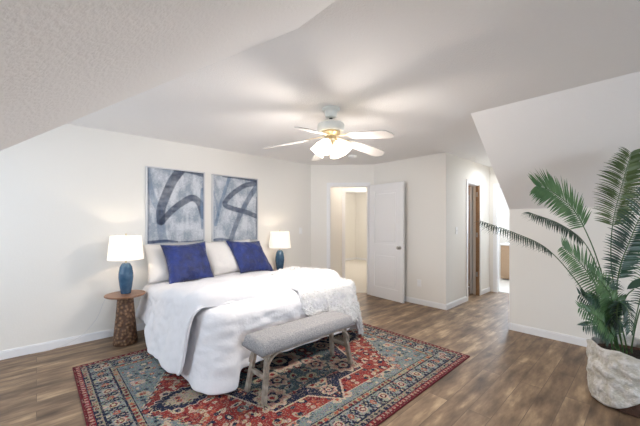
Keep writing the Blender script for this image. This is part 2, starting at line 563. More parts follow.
q0, q1 = Vector((*plan(1.45, 5.75), 0)), Vector((*plan(1.45, 6.92), 0))
q = q1 - q0; R = Matrix.Rotation(math.atan2(q.y, q.x), 3, 'Z')
struct(B().box((q0 + q1) / 2 + Vector((0, 0, H / 2)), (q.length, .08, H), R).build('wall_passage_right', M['wall']))
struct(B().box((8.55, 5.3, H / 2), (.1, 4.3, H)).build('wall_beyond_right', M['wall']))
struct(B().box((5.9, 7.31, H / 2), (5.4, .1, H)).build('wall_beyond_back', M['wall']))
struct(B().box((3.3, 5.9, H / 2), (.1, 2.9, H)).build('wall_beyond_left', M['wall']))
baseboard('baseboard_beyond_right', (8.5, 3.2), (8.5, 7.26), (-1, 0))
baseboard('baseboard_beyond_back', (3.3, 7.26), (8.5, 7.26), (0, -1))
point('beyond_room_fill', (6.9, 5.6, 2.2), 46, (1, .94, .85), .12)  # unseen light added to brighten the room beyond; no fixture
hl = tag(B().lathe([(0, 0), (.09, 0), (.10, -.012), (.085, -.05), (0, -.07)], 28, (5.95, 1.62, H)).build('added_hall_fixture', M['bulb'], None, True), 'small round ceiling light added out of view over the hall to brighten its walls', 'ceiling light')  # added fixture, hidden behind the slope, to go with the extra hall light
area('added_hall_light', (5.95, 1.62, H - .09), (0, 0, 0), .16, .16, 8, (.90, .95, 1))  # added out of view to brighten the hall wall
point('passage_point_light', (*plan(1.0, 6.4), 2.25), 9, (1, .92, .82), .06)  # bare point light


# ------------------------------------------------------------------ doors
def panel_door(name, L, Hd, parent_loc, rz, knob_side=1):
    root = bpy.data.objects.new(name, None); COL.objects.link(root); struct(root)
    root.location = parent_loc; root.rotation_euler = (0, 0, rz)
    b = B(); T = .035
    # outer slab built as stiles, rails and recessed raised panels
    st = .115
    z1a, z1b, z2a, z2b = .19, .80, .96, Hd - .13
    b.box((st / 2, 0, Hd / 2), (st, T, Hd)); b.box((L - st / 2, 0, Hd / 2), (st, T, Hd))
    for za_, zb__ in ((0, z1a), (z1b, z2a), (z2b, Hd)): b.box((L / 2, 0, (za_ + zb__) / 2), (L - 2 * st, T, zb__ - za_))
    b.build('stile_and_rail', M['door'], root)
    for za_, zb__ in ((z1a, z1b), (z2a, z2b)):
        p = B(); p.box((L / 2, 0, (za_ + zb__) / 2), (L - 2 * st, .010, zb__ - za_))
        p.box((L / 2, 0, (za_ + zb__) / 2), (L - 2 * st - .09, .026, zb__ - za_ - .09), None, .008)
        p.build('panel', M['door'], root)
    for sgn in (-1, 1):
        k = B().lathe([(0, 0), (.032, 0), (.032, .006), (.012, .012), (.012, .035), (.026, .045), (.030, .058), (.024, .070), (0, .074)], 20,
                      (L - .065, sgn * T / 2, .92), Matrix.Rotation(-sgn * PI / 2, 3, 'X')).build('knob', M['nickel'], root, True)
    for z in (.22, 1.0, 1.82):
        B().tube([(0, T / 2 + .004, z - .045), (0, T / 2 + .004, z + .045)], .007, 8).build('hinge', M['nickel'], root, True)
    return root


hinge = Vector((XB - .100, 3.53 + .012, 0))
panel_door('door_1', .755, 2.03, (hinge.x, hinge.y, .008), -PI / 2 - .085)
panel_door('door_2', .52, 2.02, (cx1 - .02, YC + .150, .008), math.radians(4))
hb = B()
for z in (.39, 1.12, 1.87): hb.box((cx1 - .031, YC + .035, z), (.006, .03, .09), None, .002)
struct(hb.build('trim_6', M['nickel']))

# ------------------------------------------------------------------ switches, outlets, detector


def plate(name, label, cat, loc, nrm, w=.072, h=.115, outlet=False, group=None):
    o = thing(name, label, cat, loc, math.atan2(nrm[1], nrm[0]) + PI / 2, group)
    B().box((0, -.004, 0), (w, .008, h), None, .003).build('cover_plate', M['plastic'], o)
    if outlet:
        for z in (-.022, .022): B().box((0, -.009, z), (.034, .004, .028), None, .002).build('socket', M['trim'], o)
    else:
        for x in ([0] if w < .1 else [-.024, .024]): B().box((x, -.012, 0), (.010, .010, .024), None, .002).build('toggle', M['plastic'], o)
    return o


plate('wall_outlet', 'white electrical outlet low on the wall beside the open white door', 'outlet', (XB, 2.60, .35), (-1, 0), outlet=True)
plate('light_switch', 'white light switch on the wall left of the narrow closet doorway', 'switch', (5.02, YC, 1.22), (0, -1))
plate('light_switch', 'white light switch on the headboard wall near the hallway doorway corner', 'switch', (3.55, YB, 1.20), (0, -1))
sd = thing('smoke_detector', 'round white smoke detector on the ceiling behind the fan', 'smoke detector', (3.78, 3.30, H))
B().lathe([(0, 0), (.068, 0), (.068, -.02), (.055, -.034), (.03, -.038), (0, -.038)], 28).build('housing', M['plastic'], sd, True)

# ------------------------------------------------------------------ rug
RX0, RX1, RY0, RY1, RH = .25, 3.2, 1.24, 3.64, .012


def rug_colors(U, V, a, c):
    rs = np.random.RandomState(3)
    navy = np.array((.012, .017, .040)); red = np.array((.21, .030, .026)); rust = np.array((.32, .085, .05))
    cream = np.array((.42, .34, .26)); blue = np.array((.16, .195, .20)); teal = np.array((.065, .10, .115)); wine = np.array((.12, .012, .018))
    olive = np.array((.30, .27, .19)); pink = np.array((.34, .20, .16))
    n = U.shape
    out = np.zeros(n + (3,))
    e = np.minimum(a - np.abs(U), c - np.abs(V))
    au, av = np.abs(U), np.abs(V)

    def hashn(x, y, k=0):
        h = np.sin(x * 127.1 + y * 311.7 + k * 74.7) * 43758.5453
        return h - np.floor(h)

    def setc(m, col): out[m] = col
    # along-border coordinate
    horiz = (c - av) < (a - au)
    run = np.where(horiz, au, av)

    def motif(m, su, sv, x, y, cols, dens, k):
        ix, iy = np.floor(x / su), np.floor(y / sv)
        fx, fy = x / su - ix - .5, y / sv - iy - .5
        h = hashn(ix, iy, k); h2 = hashn(ix, iy, k + 3); h3 = hashn(ix, iy, k + 7)
        fx = fx + (h2 - .5) * .3; fy = fy + (h3 - .5) * .3
        th = h2 * PI
        gx = fx * np.cos(th) + fy * np.sin(th); gy = -fx * np.sin(th) + fy * np.cos(th)
        r = np.sqrt((gx / .42) ** 2 + (gy / (.18 + .24 * h3)) ** 2)
        pick = (h * 97).astype(int) % len(cols)
        for i, cc in enumerate(cols):
            mm = m & (pick == i) & (h2 < dens)
            setc(mm & (r < 1), cc[0]); setc(mm & (r < .48), cc[1])
    # field: pale blue corners
    setc(e >= 0, blue)
    fld = e > .31
    motif(fld, .13, .11, au, av, [(cream, rust), (teal, cream), (olive, navy), (pink, cream), (teal, blue)], .75, 1)
    motif(fld, .05, .05, au, av, [(cream, cream), (teal, navy), (blue * 1.25, blue), (rust, cream)], .65, 5)
    # red hexagon with serrated edge
    ser = .012 * np.sign(np.sin(av * 90))
    hexd = np.minimum((1.17 - au) - .60 * av, .80 - av * 1.0)
    hexm = (hexd + ser > 0) & (e > .29)
    setc((hexd + ser > -.022) & (e > .29), cream)
    setc((hexd + ser > -.010) & (e > .29), navy)
    setc(hexm, red)
    motif(hexm, .12, .10, au + .03, av, [(cream, navy), (olive, rust), (teal, cream), (pink, wine), (navy, cream)], .72, 11)
    motif(hexm, .055, .05, au, av, [(rust, rust), (wine, wine), (cream, pink), (navy, navy)], .6, 17)
    # end pendants
    pu, pv = (au - .88) / .235, av / .135
    pd = np.abs(pu) ** 1.5 + np.abs(pv) ** 1.5 + .10 * np.sin(np.arctan2(pv, pu) * 18)
    setc(pd < 1.18, cream); setc(pd < 1.08, navy); setc(pd < .55, olive); setc(pd < .42, cream * .8)
    motif(pd < .40, .06, .05, au, av, [(rust, navy), (olive, rust)], .7, 23)
    # central stepped medallion
    md = np.maximum(np.minimum(.47 + .35 * (.6 - av) - au, .61 - av), np.minimum((.82 - av) * .8 - au, .84 - av) * .75)
    setc(md > -.030, cream); setc(md > -.014, navy)
    inn = md > .085
    setc(inn, teal * .8)
    setc((md > .085) & (md < .10), pink)
    motif(inn, .13, .12, au, av, [(wine, cream), (cream, red), (blue, navy), (olive, wine), (pink, navy)], .95, 31)
    motif(inn, .05, .045, au, av, [(cream, wine), (navy, blue), (red, red)], .5, 37)
    motif((md > 0) & (md < .08), .05, .05, au, av, [(navy * 2, cream), (red, cream)], .3, 39)
    for (ru, rv, rr) in ((.40, .47, .13), (0, .68, .07), (.55, .0, .09), (.0, .0, .2), (.22, .28, .10)):
        th = np.arctan2(av - rv, au - ru); rd = np.hypot(au - ru, av - rv) / rr
        ok = rd < 1 + .12 * np.sin(th * 8)
        setc(ok, cream); setc(rd < .78 + .12 * np.sin(th * 8), pink); setc(rd < .55 + .1 * np.sin(th * 5), navy); setc(rd < .35, cream); setc(rd < .16, red)
    # inner guard
    g = (e > .24) & (e <= .29)
    setc(g, olive * .9); setc((e > .235) & (e < .248), navy); setc((e > .286) & (e < .296), navy)
    motif(g & (e > .25) & (e < .285), .05, .045, run, e - .245, [(rust, rust), (teal, cream), (wine, wine)], .9, 41)
    # main border
    mb = (e > .10) & (e <= .236)
    setc(mb, blue * .85 + olive * .25)
    motif(mb, .045, .045, run, e, [(cream, cream), (blue, blue), (olive, olive), (navy, navy), (wine, rust)], .8, 43)
    per = .25
    f = (run / per) - np.floor(run / per + .5)
    y = (e - .168) / .066
    x = f * per / .075
    # hooked navy motif blocks around a rosette
    q = np.abs(x)
    nm = mb & (q > .55) & (q < 1.35) & (np.abs(y) < .95) & (np.sin(q * 13 + np.sign(y) * 1.2) * np.cos(y * 7.5) > -.15)
    setc(nm, navy)
    rd = np.hypot(x, y * .9)
    setc(mb & (rd < .52), cream); setc(mb & (rd < .36), wine); setc(mb & (rd < .2), cream)
    q2 = np.abs(np.abs(f) - .5) * per / .07
    setc(mb & (np.hypot(q2 * 1.3, y) < .42), rust); setc(mb & (np.hypot(q2 * 1.3, y) < .2), olive)
    # outer guards
    setc((e <= .10) & (e > .085), navy)
    og = (e <= .085) & (e > .05)
    setc(og, olive * .8 + navy * .3); motif(og, .05, .035, run, e - .05, [(navy, navy), (wine, pink)], .95, 51)
    setc((e <= .055) & (e > .045), navy)
    setc((e <= .045) & (e > 0), wine * 1.3)
    setc((e <= .040) & (e > .014) & (np.sin(run * 2 * PI / .042) > .1), pink)
    setc(e <= .012, wine * .8)
    # wool abrash and wear
    for i in range(3):
        out[..., i] *= .75 + .5 * rs.rand(*n)
    wear = rs.rand(*n) < .17
    out[wear] = out[wear] * .5 + cream * .42
    wear = rs.rand(*n) < .12
    out[wear] = out[wear] * .4 + navy * .4
    return np.clip(out * 1.05, 0, 1)


def colored_grid(name, nx, ny, pos, colf, m, parent=None):
    """flat grid mesh whose faces carry the woven / painted pattern"""
    vs = [pos(i / nx, j / ny) for j in range(ny + 1) for i in range(nx + 1)]
    fs = [(j * (nx + 1) + i, j * (nx + 1) + i + 1, (j + 1) * (nx + 1) + i + 1, (j + 1) * (nx + 1) + i) for j in range(ny) for i in range(nx)]
    me = bpy.data.meshes.new(name); me.from_pydata(vs, [], fs); me.update()
    I, J = np.meshgrid((np.arange(nx) + .5) / nx, (np.arange(ny) + .5) / ny)
    c = colf(I, J).reshape(-1, 3)
    ca = me.color_attributes.new('pattern', 'FLOAT_COLOR', 'CORNER')
    arr = np.ones((nx * ny, 4, 4), dtype=np.float32); arr[:, :, :3] = c[:, None, :]
    ca.data.foreach_set('color', arr.ravel())
    return link(name, me, m, parent)


rug = thing('area_rug', 'red, navy and pale blue oriental rug under the bed and bench', 'rug', ((RX0 + RX1) / 2, (RY0 + RY1) / 2, 0))
ra, rb = (RX1 - RX0) / 2, (RY1 - RY0) / 2
colored_grid('pile', 400, 326, lambda u, v: ((u - .5) * 2 * ra, (v - .5) * 2 * rb, RH),
             lambda u, v: rug_colors((u - .5) * 2 * ra, (v - .5) * 2 * rb, ra, rb), M['rug'], rug)
B().box((0, 0, (RH - .001) / 2 + .0005), (2 * ra + .012, 2 * rb + .012, RH - .001), None, .003).build('binding', mat('rug_binding', (.12, .012, .02), 1), rug)


# ------------------------------------------------------------------ wall pictures
def stroke(u, v, pts, w0, w1):
    P = catmull([(x, y, 0) for x, y in pts], 10)
    best = np.full(u.shape, 9.); wt = np.zeros(u.shape)
    n = len(P)
    for i in range(n - 1):
        ax, ay, bx, by = P[i].x, P[i].y * 1.28, P[i + 1].x, P[i + 1].y * 1.28
        L2 = (bx - ax) ** 2 + (by - ay) ** 2 + 1e-9
        t = np.clip(((u - ax) * (bx - ax) + (v * 1.28 - ay) * (by - ay)) / L2, 0, 1)
        d = np.hypot(u - ax - t * (bx - ax), v * 1.28 - ay - t * (by - ay))
        m = d < best; best[m] = d[m]; wt[m] = (i + t[m]) / n
    w = (w0 + (w1 - w0) * wt) / 2
    return np.clip((w - best) / .018 + .5, 0, 1), best / w


def vnoise(u, v, su, sv, seed):
    rs = np.random.RandomState(seed); G = rs.rand(64, 64)
    x, y = u * su, v * sv; xi, yi = np.floor(x).astype(int) % 63, np.floor(y).astype(int) % 63; fx, fy = x % 1, y % 1
    fx, fy = fx * fx * (3 - 2 * fx), fy * fy * (3 - 2 * fy)
    return (G[yi, xi] * (1 - fx) + G[yi, xi + 1] * fx) * (1 - fy) + (G[yi + 1, xi] * (1 - fx) + G[yi + 1, xi + 1] * fx) * fy


def art_colors(u, v, which):
    v = 1 - v    # v down
    base = np.array((.40, .44, .50)); lite = np.array((.66, .69, .73)); grey = np.array((.27, .32, .39))
    n = .5 * vnoise(u, v, 7, 9, which) + .3 * vnoise(u, v, 22, 9, which + 5) + .2 * vnoise(u, v, 50, 60, which + 9)
    k = np.clip((n - .3) / .4, 0, 1)[..., None]
    out = grey * (1 - k) + lite * k; out = out * .72 + base * .28
    def lay(pts, w0, w1, col, al=.9, mott=.35):
        nonlocal out
        m, q = stroke(u, v, pts, w0, w1)
        mt = (1 - mott * vnoise(u, v, 9, 30, which + 13)) * al
        a = (m * mt)[..., None]
        cc = np.array(col)[None, None] * (.75 + .7 * vnoise(u, v, 26, 12, which + 2))[..., None]
        out = out * (1 - a) + cc * a
    dark = (.035, .048, .085); mid = (.10, .165, .26)
    if which == 1:
        lay([(.0, .02), (.04, .25), (.12, .45), (.2, .58), (.22, .8), (.28, 1.02)], .08, .15, mid, .55)
        lay([(.60, -.05), (.42, .15), (.29, .38), (.22, .55), (.22, .70)], .16, .15, dark)
        lay([(.23, .71), (.42, .55), (.60, .44), (.78, .37), (.92, .44), (1.0, .62)], .10, .14, dark)
        lay([(.99, .25), (.97, .5), (.98, .8)], .10, .06, mid, .7)
        lay([(.45, .0), (.75, .005), (1, .03)], .03, .07, dark, .9)
        lay([(.0, .985), (.3, .97), (.5, .99)], .06, .03, (.03, .05, .12), 1)
        lay([(.5, .995), (.8, .99), (1, .98)], .02, .02, (.03, .05, .12), .9)
        lay([(.0, .0), (.02, .5), (.0, 1)], .03, .03, dark, .6)
    else:
        lay([(.36, -.03), (.26, .2), (.16, .42), (.05, .75)], .07, .06, mid, .75)
        lay([(.0, .25), (.08, .45), (.1, .6)], .04, .05, mid, .5)
        lay([(1.02, .06), (.72, .11), (.45, .24), (.27, .38), (.26, .45), (.45, .50), (.75, .55), (1.02, .62)], .10, .10, dark)
        lay([(.97, .13), (.80, .32), (.62, .55), (.48, .78), (.36, 1.02)], .11, .10, (.09, .12, .18), .8)
        lay([(.2, .0), (.6, .005), (1, .02)], .03, .06, dark, .9)
        lay([(.0, .99), (.15, .97), (.35, .99)], .07, .03, (.05, .08, .16), .9)
        lay([(1, .3), (.99, .7), (1, 1)], .04, .04, dark, .7)
    out *= (.9 + .2 * np.random.RandomState(which).rand(*u.shape))[..., None]
    return np.clip(out, 0, 1)


def picture(x0, x1, z0, z1, which, label):
    r = thing('wall_picture', label, 'picture', ((x0 + x1) / 2, YB, (z0 + z1) / 2), 0, 'abstract pictures over the bed')
    w, h = x1 - x0, z1 - z0
    f = B(); t = .014
    for c, s in (((-w / 2 + t / 2, -.02, 0), (t, .04, h)), ((w / 2 - t / 2, -.02, 0), (t, .04, h)), ((0, -.02, h / 2 - t / 2), (w - 2 * t, .04, t)), ((0, -.02, -h / 2 + t / 2), (w - 2 * t, .04, t))):
        f.box(c, s, None, .002)
    f.build('frame', M['frame'], r)
    cw, ch = w - 2 * t - .006, h - 2 * t - .006
    B().box((0, -.014, 0), (cw, .026, ch)).build('backing', M['frame'], r)
    colored_grid('canvas', 150, 190, lambda u, v: ((u - .5) * cw, -.0285, (v - .5) * ch), lambda u, v: art_colors(u, v, which), M['art'], r)


picture(1.015, 1.765, 1.065, 2.07, 1, 'left abstract picture: blue-grey canvas with a dark hooked brush stroke')
picture(1.875, 2.635, 1.06, 2.06, 2, 'right abstract picture: blue-grey canvas with a looping stroke crossed by a diagonal')

# ------------------------------------------------------------------ bed
BX0, BX1, BY0, BYH = 1.06, 2.60, 2.36, 4.33
bed = thing('bed', 'queen bed with hidden mattress under white bedding against the headboard wall', 'bed', ((BX0 + BX1) / 2, 3.33, 0))
bl, bw = BYH - BY0, BX1 - BX0
B().box((0, 0, .475), (bw, bl - .02, .23), None, .05).build('mattress', M['linen'], bed, True)
B().box((0, 0, .27), (bw - .04, bl - .06, .19), None, .02).build('box_spring', M['sham'], bed, True)
B().box((0, 0, .155), (bw - .06, bl - .08, .035)).build('frame', M['dark'], bed)
for sx in (-1, 1):
    for sy in (-1, 1):
        B().lathe([(0, RH + .001), (.022, RH + .001), (.026, .138), (0, .138)], 14, (sx * (bw / 2 - .1), sy * (bl / 2 - .15), 0)).build('leg', M['dark'], bed, True)


def outline(x0, x1, y0, y1, rc, step=.035):
    """open path head-left, down the left side, round the foot and back up the right: (x, y, nx, ny)"""
    out = []
    def seg(a, b, n):
        L = math.hypot(b[0] - a[0], b[1] - a[1]); k = max(1, int(L / step))
        for i in range(k): t = i / k; out.append((a[0] + (b[0] - a[0]) * t, a[1] + (b[1] - a[1]) * t, *n))
    def arc(c, a0, a1):
        k = 9
        for i in range(k): t = a0 + (a1 - a0) * i / k; out.append((c[0] + rc * math.cos(t), c[1] + rc * math.sin(t), math.cos(t), math.sin(t)))
    seg((x0, y1), (x0, y0 + rc), (-1, 0)); arc((x0 + rc, y0 + rc), PI, PI * 1.5)
    seg((x0 + rc, y0), (x1 - rc, y0), (0, -1)); arc((x1 - rc, y0 + rc), PI * 1.5, 2 * PI)
    seg((x1, y0 + rc), (x1, y1), (1, 0)); out.append((x1, y1, 1, 0))
    return out


def drape(name, x0, x1, y0, y1, rc, zt, r, hem, flare, ripple, m, puff, thick, seed):
    path = outline(x0, x1, y0, y1, rc)
    xc = (x0 + x1) / 2; KT, KR, KD = 16, 6, 22
    cols = []
    for (x, y, nx, ny) in path:
        # spine point
        sx = xc + (x - xc) * .04; sy = min(max(y, y0 + .45), y1)
        col = []
        for k in range(KT):
            t = k / KT
            px, py = sx + (x - sx) * t, sy + (y - sy) * t
            edge = 1 - t
            z = zt(px, py) + puff * (1 - (1 - min(1, edge * 3)) ** 2) + .022 * noise.noise(Vector((px * 5, py * 4, seed))) + .012 * noise.noise(Vector((px * 12, py * 15, seed)))
            col.append((px, py, z))
        z0 = zt(x, y)
        for k in range(KR):
            a = k / KR * PI / 2
            wob = .008 * noise.noise(Vector((x * 8, y * 8, seed + k)))
            col.append((x + nx * (r * math.sin(a) + wob), y + ny * (r * math.sin(a) + wob), z0 - r * (1 - math.cos(a)) + .012 * noise.noise(Vector((x * 5, y * 4, seed))) * math.cos(a)))
        hz = hem(x, y, nx, ny); fl = flare(x, y, nx, ny)
        zs = z0 - r
        for k in range(KD + 1):
            t = k / KD
            if zs - hz < .02: zz = zs - .02 * t
            else: zz = zs + (hz - zs) * t
            s = x * 1.0 + y * 1.0 if False else (x if abs(ny) > .7 else y)
            rip = ripple * (math.sin(s * 15 + seed) + .6 * math.sin(s * 31 + 1.7 * seed)) * t
            crease = (.010 + .020 * t) * noise.noise(Vector((x * 7, y * 7, zz * 4 + seed))) + .012 * noise.noise(Vector((x * 16, y * 16, zz * 20 + seed)))
            o = r + fl * smooth01(t * .55 + .1 * t) * 1.5 + rip + crease
            col.append((x + nx * o, y + ny * o, zz))
        cols.append(col)
    nv = len(cols[0])
    vs = [p for c in cols for p in c]
    fs = [(i * nv + k, i * nv + k + 1, (i + 1) * nv + k + 1, (i + 1) * nv + k) for i in range(len(cols) - 1) for k in range(nv - 1)]
    # close the spine: bridge first and last halves is unnecessary, the spine columns nearly touch
    n = len(cols)
    for i in range(n // 2):
        a, bb, c, d = i * nv, (i + 1) * nv, (n - 1 - i - 1) * nv, (n - 1 - i) * nv
        if len({a, bb, c, d}) == 4: fs.append((a, d, c, bb))
    o = mesh(name, vs, fs, m, None, True, True)
    so = o.modifiers.new('thickness', 'SOLIDIFY'); so.thickness = thick; so.offset = 1
    sb = o.modifiers.new('soft', 'SUBSURF'); sb.levels = 1; sb.render_levels = 1
    return o


def q_hem(x, y, nx, ny):
    if ny < -.5:
        return .03 + .13 * smooth01((x - 1.19) / .03) if x < 2.3 else .16
    if nx < 0: return .03
    return .14


def q_flare(x, y, nx, ny):
    if ny < -.5: return .085 * (1 - smooth01((x - 1.17) / .05)) + .01
    if nx < -.3: return .07
    return .06


quilt = drape('quilt', BX0 + .015, BX1 - .015, BY0 + .03, 3.3, .10, lambda x, y: .625 - .03 * smooth01((y - 2.7) / .5), .075, q_hem, q_flare, .006, M['linen2'], .03, .018, 3.1)
tag(quilt, 'white crinkled quilt hanging over the foot of the bed behind the bench', 'quilt')


def d_top(x, y): return .59 + .12 * smooth01((3.9 - y) / 1.0) + .05 * smooth01((2.85 - y) / .2)


def d_hem(x, y, nx, ny):
    if ny < -.75: return .66
    if nx < 0:
        if ny < -.2: return .14 + .52 * smooth01((-ny - .2) / .55)
        if y > 3.72: return .22
        h = .035 + .17 * smooth01((y - 3.58) / .12)
        return h + .07 * (1 - smooth01((y - 2.5) / .5))
    return .22 if ny > -.2 else .6


def d_flare(x, y, nx, ny):
    if ny < -.75: return 0
    if nx < 0: return .10 if y < 3.7 else .05
    return .07


duvet = drape('duvet', BX0 - .01, BX1 + .01, 2.58, 4.22, .07, d_top, .09, d_hem, d_flare, .010, M['linen'], .03, .022, 8.4)
tag(duvet, 'smooth white duvet folded across the bed and hanging down its left side', 'duvet')

# fur throw folded over the far foot corner


def fold(fx, fy, zt=.775, x1=BX1 + .045, y0=BY0 + .03, r=.08):
    dx, dy = max(0, fx - x1), max(0, y0 - fy); d = math.hypot(dx, dy)
    if d < 1e-6: return Vector((fx, fy, zt - .07 * smooth01((2.68 - fy) / .2) - .02 * smooth01((fx - 2.3) / .3)))
    nx, ny = dx / d, -dy / d
    q = r * PI / 2
    bx, by = min(fx, x1), max(fy, y0)
    zb = zt - .07 * smooth01((2.68 - by) / .2) - .02 * smooth01((bx - 2.3) / .3)
    if d < q: a = d / r; return Vector((bx + nx * r * math.sin(a), by + ny * r * math.sin(a), zb - r * (1 - math.cos(a))))
    return Vector((bx + nx * (r + (.22 if nx > .3 else .10) * (d - q)), by + ny * (r + .10 * (d - q)), zb - r - (d - q)))


def throw_mesh():
    NX, NY = 46, 46
    vs = []
    for j in range(NY + 1):
        for i in range(NX + 1):
            u, v = i / NX * 2 - 1, j / NY * 2 - 1
            # square to wavy rounded shape
            x, y = u * math.sqrt(1 - v * v * .38), v * math.sqrt(1 - u * u * .38)
            rr = 1 + .07 * math.sin(math.atan2(y, x) * 7 + 1)
            x *= rr; y *= rr
            ca, sa = math.cos(.1), math.sin(.1)
            px, py = x * .76, y * .60
            fx, fy = 2.60 + px * ca - py * sa, 2.54 + px * sa + py * ca
            p = fold(fx, fy)
            nz = noise.noise(Vector((fx * 6, fy * 6, 2))) * .022 + noise.noise(Vector((fx * 18, fy * 18, 5))) * .012
            p.z += nz if p.z > .7 else nz * .3
            if p.z < .68: p += Vector((nz, -nz, 0)) * .8
            vs.append(p)
    fs = [(j * (NX + 1) + i, j * (NX + 1) + i + 1, (j + 1) * (NX + 1) + i + 1, (j + 1) * (NX + 1) + i) for j in range(NY) for i in range(NX)]
    o = mesh('fur_throw', vs, fs, M['fur'], None, True)
    # tufts
    me = o.data; rr = random.Random(5)
    tv, tf = [], []
    for _ in range(15000):
        p = me.polygons[rr.randrange(len(me.polygons))]
        n = p.normal.copy()
        a, b_, c, d = [me.vertices[k].co for k in p.vertices]
        s, t = rr.random(), rr.random()
        P = (a * (1 - s) + b_ * s) * (1 - t) + (d * (1 - s) + c * s) * t
        dr = (n * .8 + Vector((rr.uniform(-1, 1), rr.uniform(-1, 1), rr.uniform(-1, .2))) * .8).normalized()
        L = rr.uniform(.018, .042)
        side = dr.cross(Vector((rr.uniform(-1, 1), rr.uniform(-1, 1), rr.uniform(-1, 1)))).normalized() * rr.uniform(.0015, .003)
        mid = P + dr * L * .6; tip = P + dr * L + Vector((0, 0, -L * .35))
        k = len(tv); tv += [P - side, P + side, mid + side * .8, mid - side * .8, tip]
        tf += [(k, k + 1, k + 2, k + 3), (k + 3, k + 2, k + 4)]
    mesh('fur', tv, tf, M['fur'], o, True)
    so = o.modifiers.new('thickness', 'SOLIDIFY'); so.thickness = .035; so.offset = -1
    return o


tag(throw_mesh(), 'shaggy white fur throw draped over the far foot corner of the bed', 'throw')


# pillows
def pillow(name, W_, H_, T, loc, tilt, rz, m, label, cat, group, roll=0, seed=1, pinch=.07, wr=.012, shear=0):
    n = 26; vs = []; fs = []
    for side in (1, -1):
        for j in range(n + 1):
            for i in range(n + 1):
                u, v = i / n * 2 - 1, j / n * 2 - 1
                x = u * W_ / 2 * (1 - pinch * (1 - v * v)) ; z = v * H_ / 2 * (1 - pinch * (1 - u * u))
                th = (max(0, 1 - u ** 4) * max(0, 1 - v ** 4)) ** .55
                th *= 1 - .18 * (v > 0) * v * v
                y = -side * T / 2 * th
                y += side * wr * noise.noise(Vector((x * 9 + seed, z * 9, side * 3))) * th + wr * .8 * noise.noise(Vector((x * 22, z * 12 + seed, side))) * (th ** .5)
                vs.append(Vector((x + shear * z, y, z + H_ / 2)))
    k = (n + 1) ** 2
    for s in (0, 1):
        for j in range(n):
            for i in range(n):
                a = s * k + j * (n + 1) + i; f = (a, a + 1, a + n + 2, a + n + 1); fs.append(f if s == 0 else f[::-1])
    o = mesh(name, vs, fs, m, None, True)
    bm = bmesh.new(); bm.from_mesh(o.data); bmesh.ops.remove_doubles(bm, verts=bm.verts, dist=.0012); bmesh.ops.recalc_face_normals(bm, faces=bm.faces); bm.to_mesh(o.data); bm.free()
    for p in o.data.polygons: p.use_smooth = True
    o.location = loc
    o.rotation_euler = (Matrix.Rotation(rz, 3, 'Z') @ Matrix.Rotation(-tilt, 3, 'X') @ Matrix.Rotation(roll, 3, 'Y')).to_euler()
    tag(o, label, cat, group)
    return o


pillow('pillow', .76, .50, .17, (1.34, 4.03, .625), math.radians(24), 0, M['sham'], 'white bed pillow standing at the left end of the bed behind the left blue cushion', 'pillow', 'white bed pillows', seed=4)
pillow('pillow', .80, .50, .18, (2.09, 4.01, .635), math.radians(24), 0, M['sham'], 'white bed pillow standing between and behind the two blue cushions', 'pillow', 'white bed pillows', seed=9, roll=-.02, shear=-.22)
pillow('cushion', .58, .53, .15, (1.42, 3.83, .618), math.radians(26), .08, M['velvet'], 'left blue velvet cushion, nearest the bed\'s left edge', 'cushion', 'blue velvet cushions', seed=2, roll=-.03, wr=.02, pinch=.10)
pillow('cushion', .54, .51, .15, (2.27, 3.85, .635), math.radians(28), -.05, M['velvet'], 'right blue velvet cushion, tilted, nearest the far bedside lamp', 'cushion', 'blue velvet cushions', seed=7, roll=.06, shear=-.30, wr=.02, pinch=.10)


# ------------------------------------------------------------------ bedside tables and lamps
def side_table(loc, label):
    r = thing('side_table', label, 'side table', loc, 0, 'round side tables beside the bed')
    B().lathe([(0, .530), (.185, .530), (.197, .537), (.201, .545), (.197, .552), (.0, .554)], 48).build('tabletop', M['walnut'], r, True)
    B().lathe([(0, 0), (.118, 0), (.122, .01), (.108, .15), (.094, .30), (.083, .44), (.078, .530), (0, .530)], 40).build('pedestal', M['carved'], r, True)
    return r


side_table((.735, 4.02, 0), 'round walnut side table with woven drum pedestal, left of the bed')
side_table((2.92, 4.12, 0), 'round walnut side table mostly hidden behind the far side of the bed')


def lamp(loc, label, power):
    r = thing('table_lamp', label, 'lamp', loc, 0, 'teal table lamps beside the bed')
    B().lathe([(0, 0), (.046, 0), (.050, .006), (.052, .02), (.064, .10), (.073, .18), (.072, .23), (.060, .30), (.042, .335), (.034, .342), (0, .343)], 36).build('base', M['teal'], r, True)
    n = B().tube([(0, 0, .34), (0, 0, .42)], .010, 10)
    n.tube([(0, 0, .42), (0, 0, .655)], .003, 6); n.lathe([(0, .655), (.010, .658), (.008, .672), (0, .676)], 12)
    n.build('neck', M['brass'], r, True)
    B().lathe([(.178, .385), (.1775, .384), (.152, .648), (.1515, .648), (.175, .386)], 48).build('lamp_shade', M['shade'], r, True)
    b = B()
    for k in range(3):
        a = k * 2 * PI / 3 + .4; b.bar((0, 0, .645), (.153 * math.cos(a), .153 * math.sin(a), .645), .003, .003)
    b.build('spider', M['brass'], r)
    B().lathe([(0, .42), (.014, .425), (.030, .47), (.028, .50), (0, .52)], 20).build('bulb', M['bulb'], r, True)
    point('lamp_light', (0, 0, .49), power, (1, .80, .58), .03, r)
    return r


lamp((.74, 4.02, .556), 'teal glazed lamp with white drum shade on the left side table', 42)
lamp((2.92, 4.12, .556), 'teal glazed lamp with white drum shade beyond the bed\'s right side', 42)
c = B().tube(catmull([(.74, 4.085, .562), (.68, 4.22, .556), (.58, 4.24, .48), (.50, 4.30, .25), (.36, 4.31, .09), (.15, 4.315, .012), (-.05, 4.32, .008)], 8), .003, 6)
tag(c.build('power_cord', M['cord'], None, True), 'thin white lamp cord hanging down the wall left of the side table', 'cord')

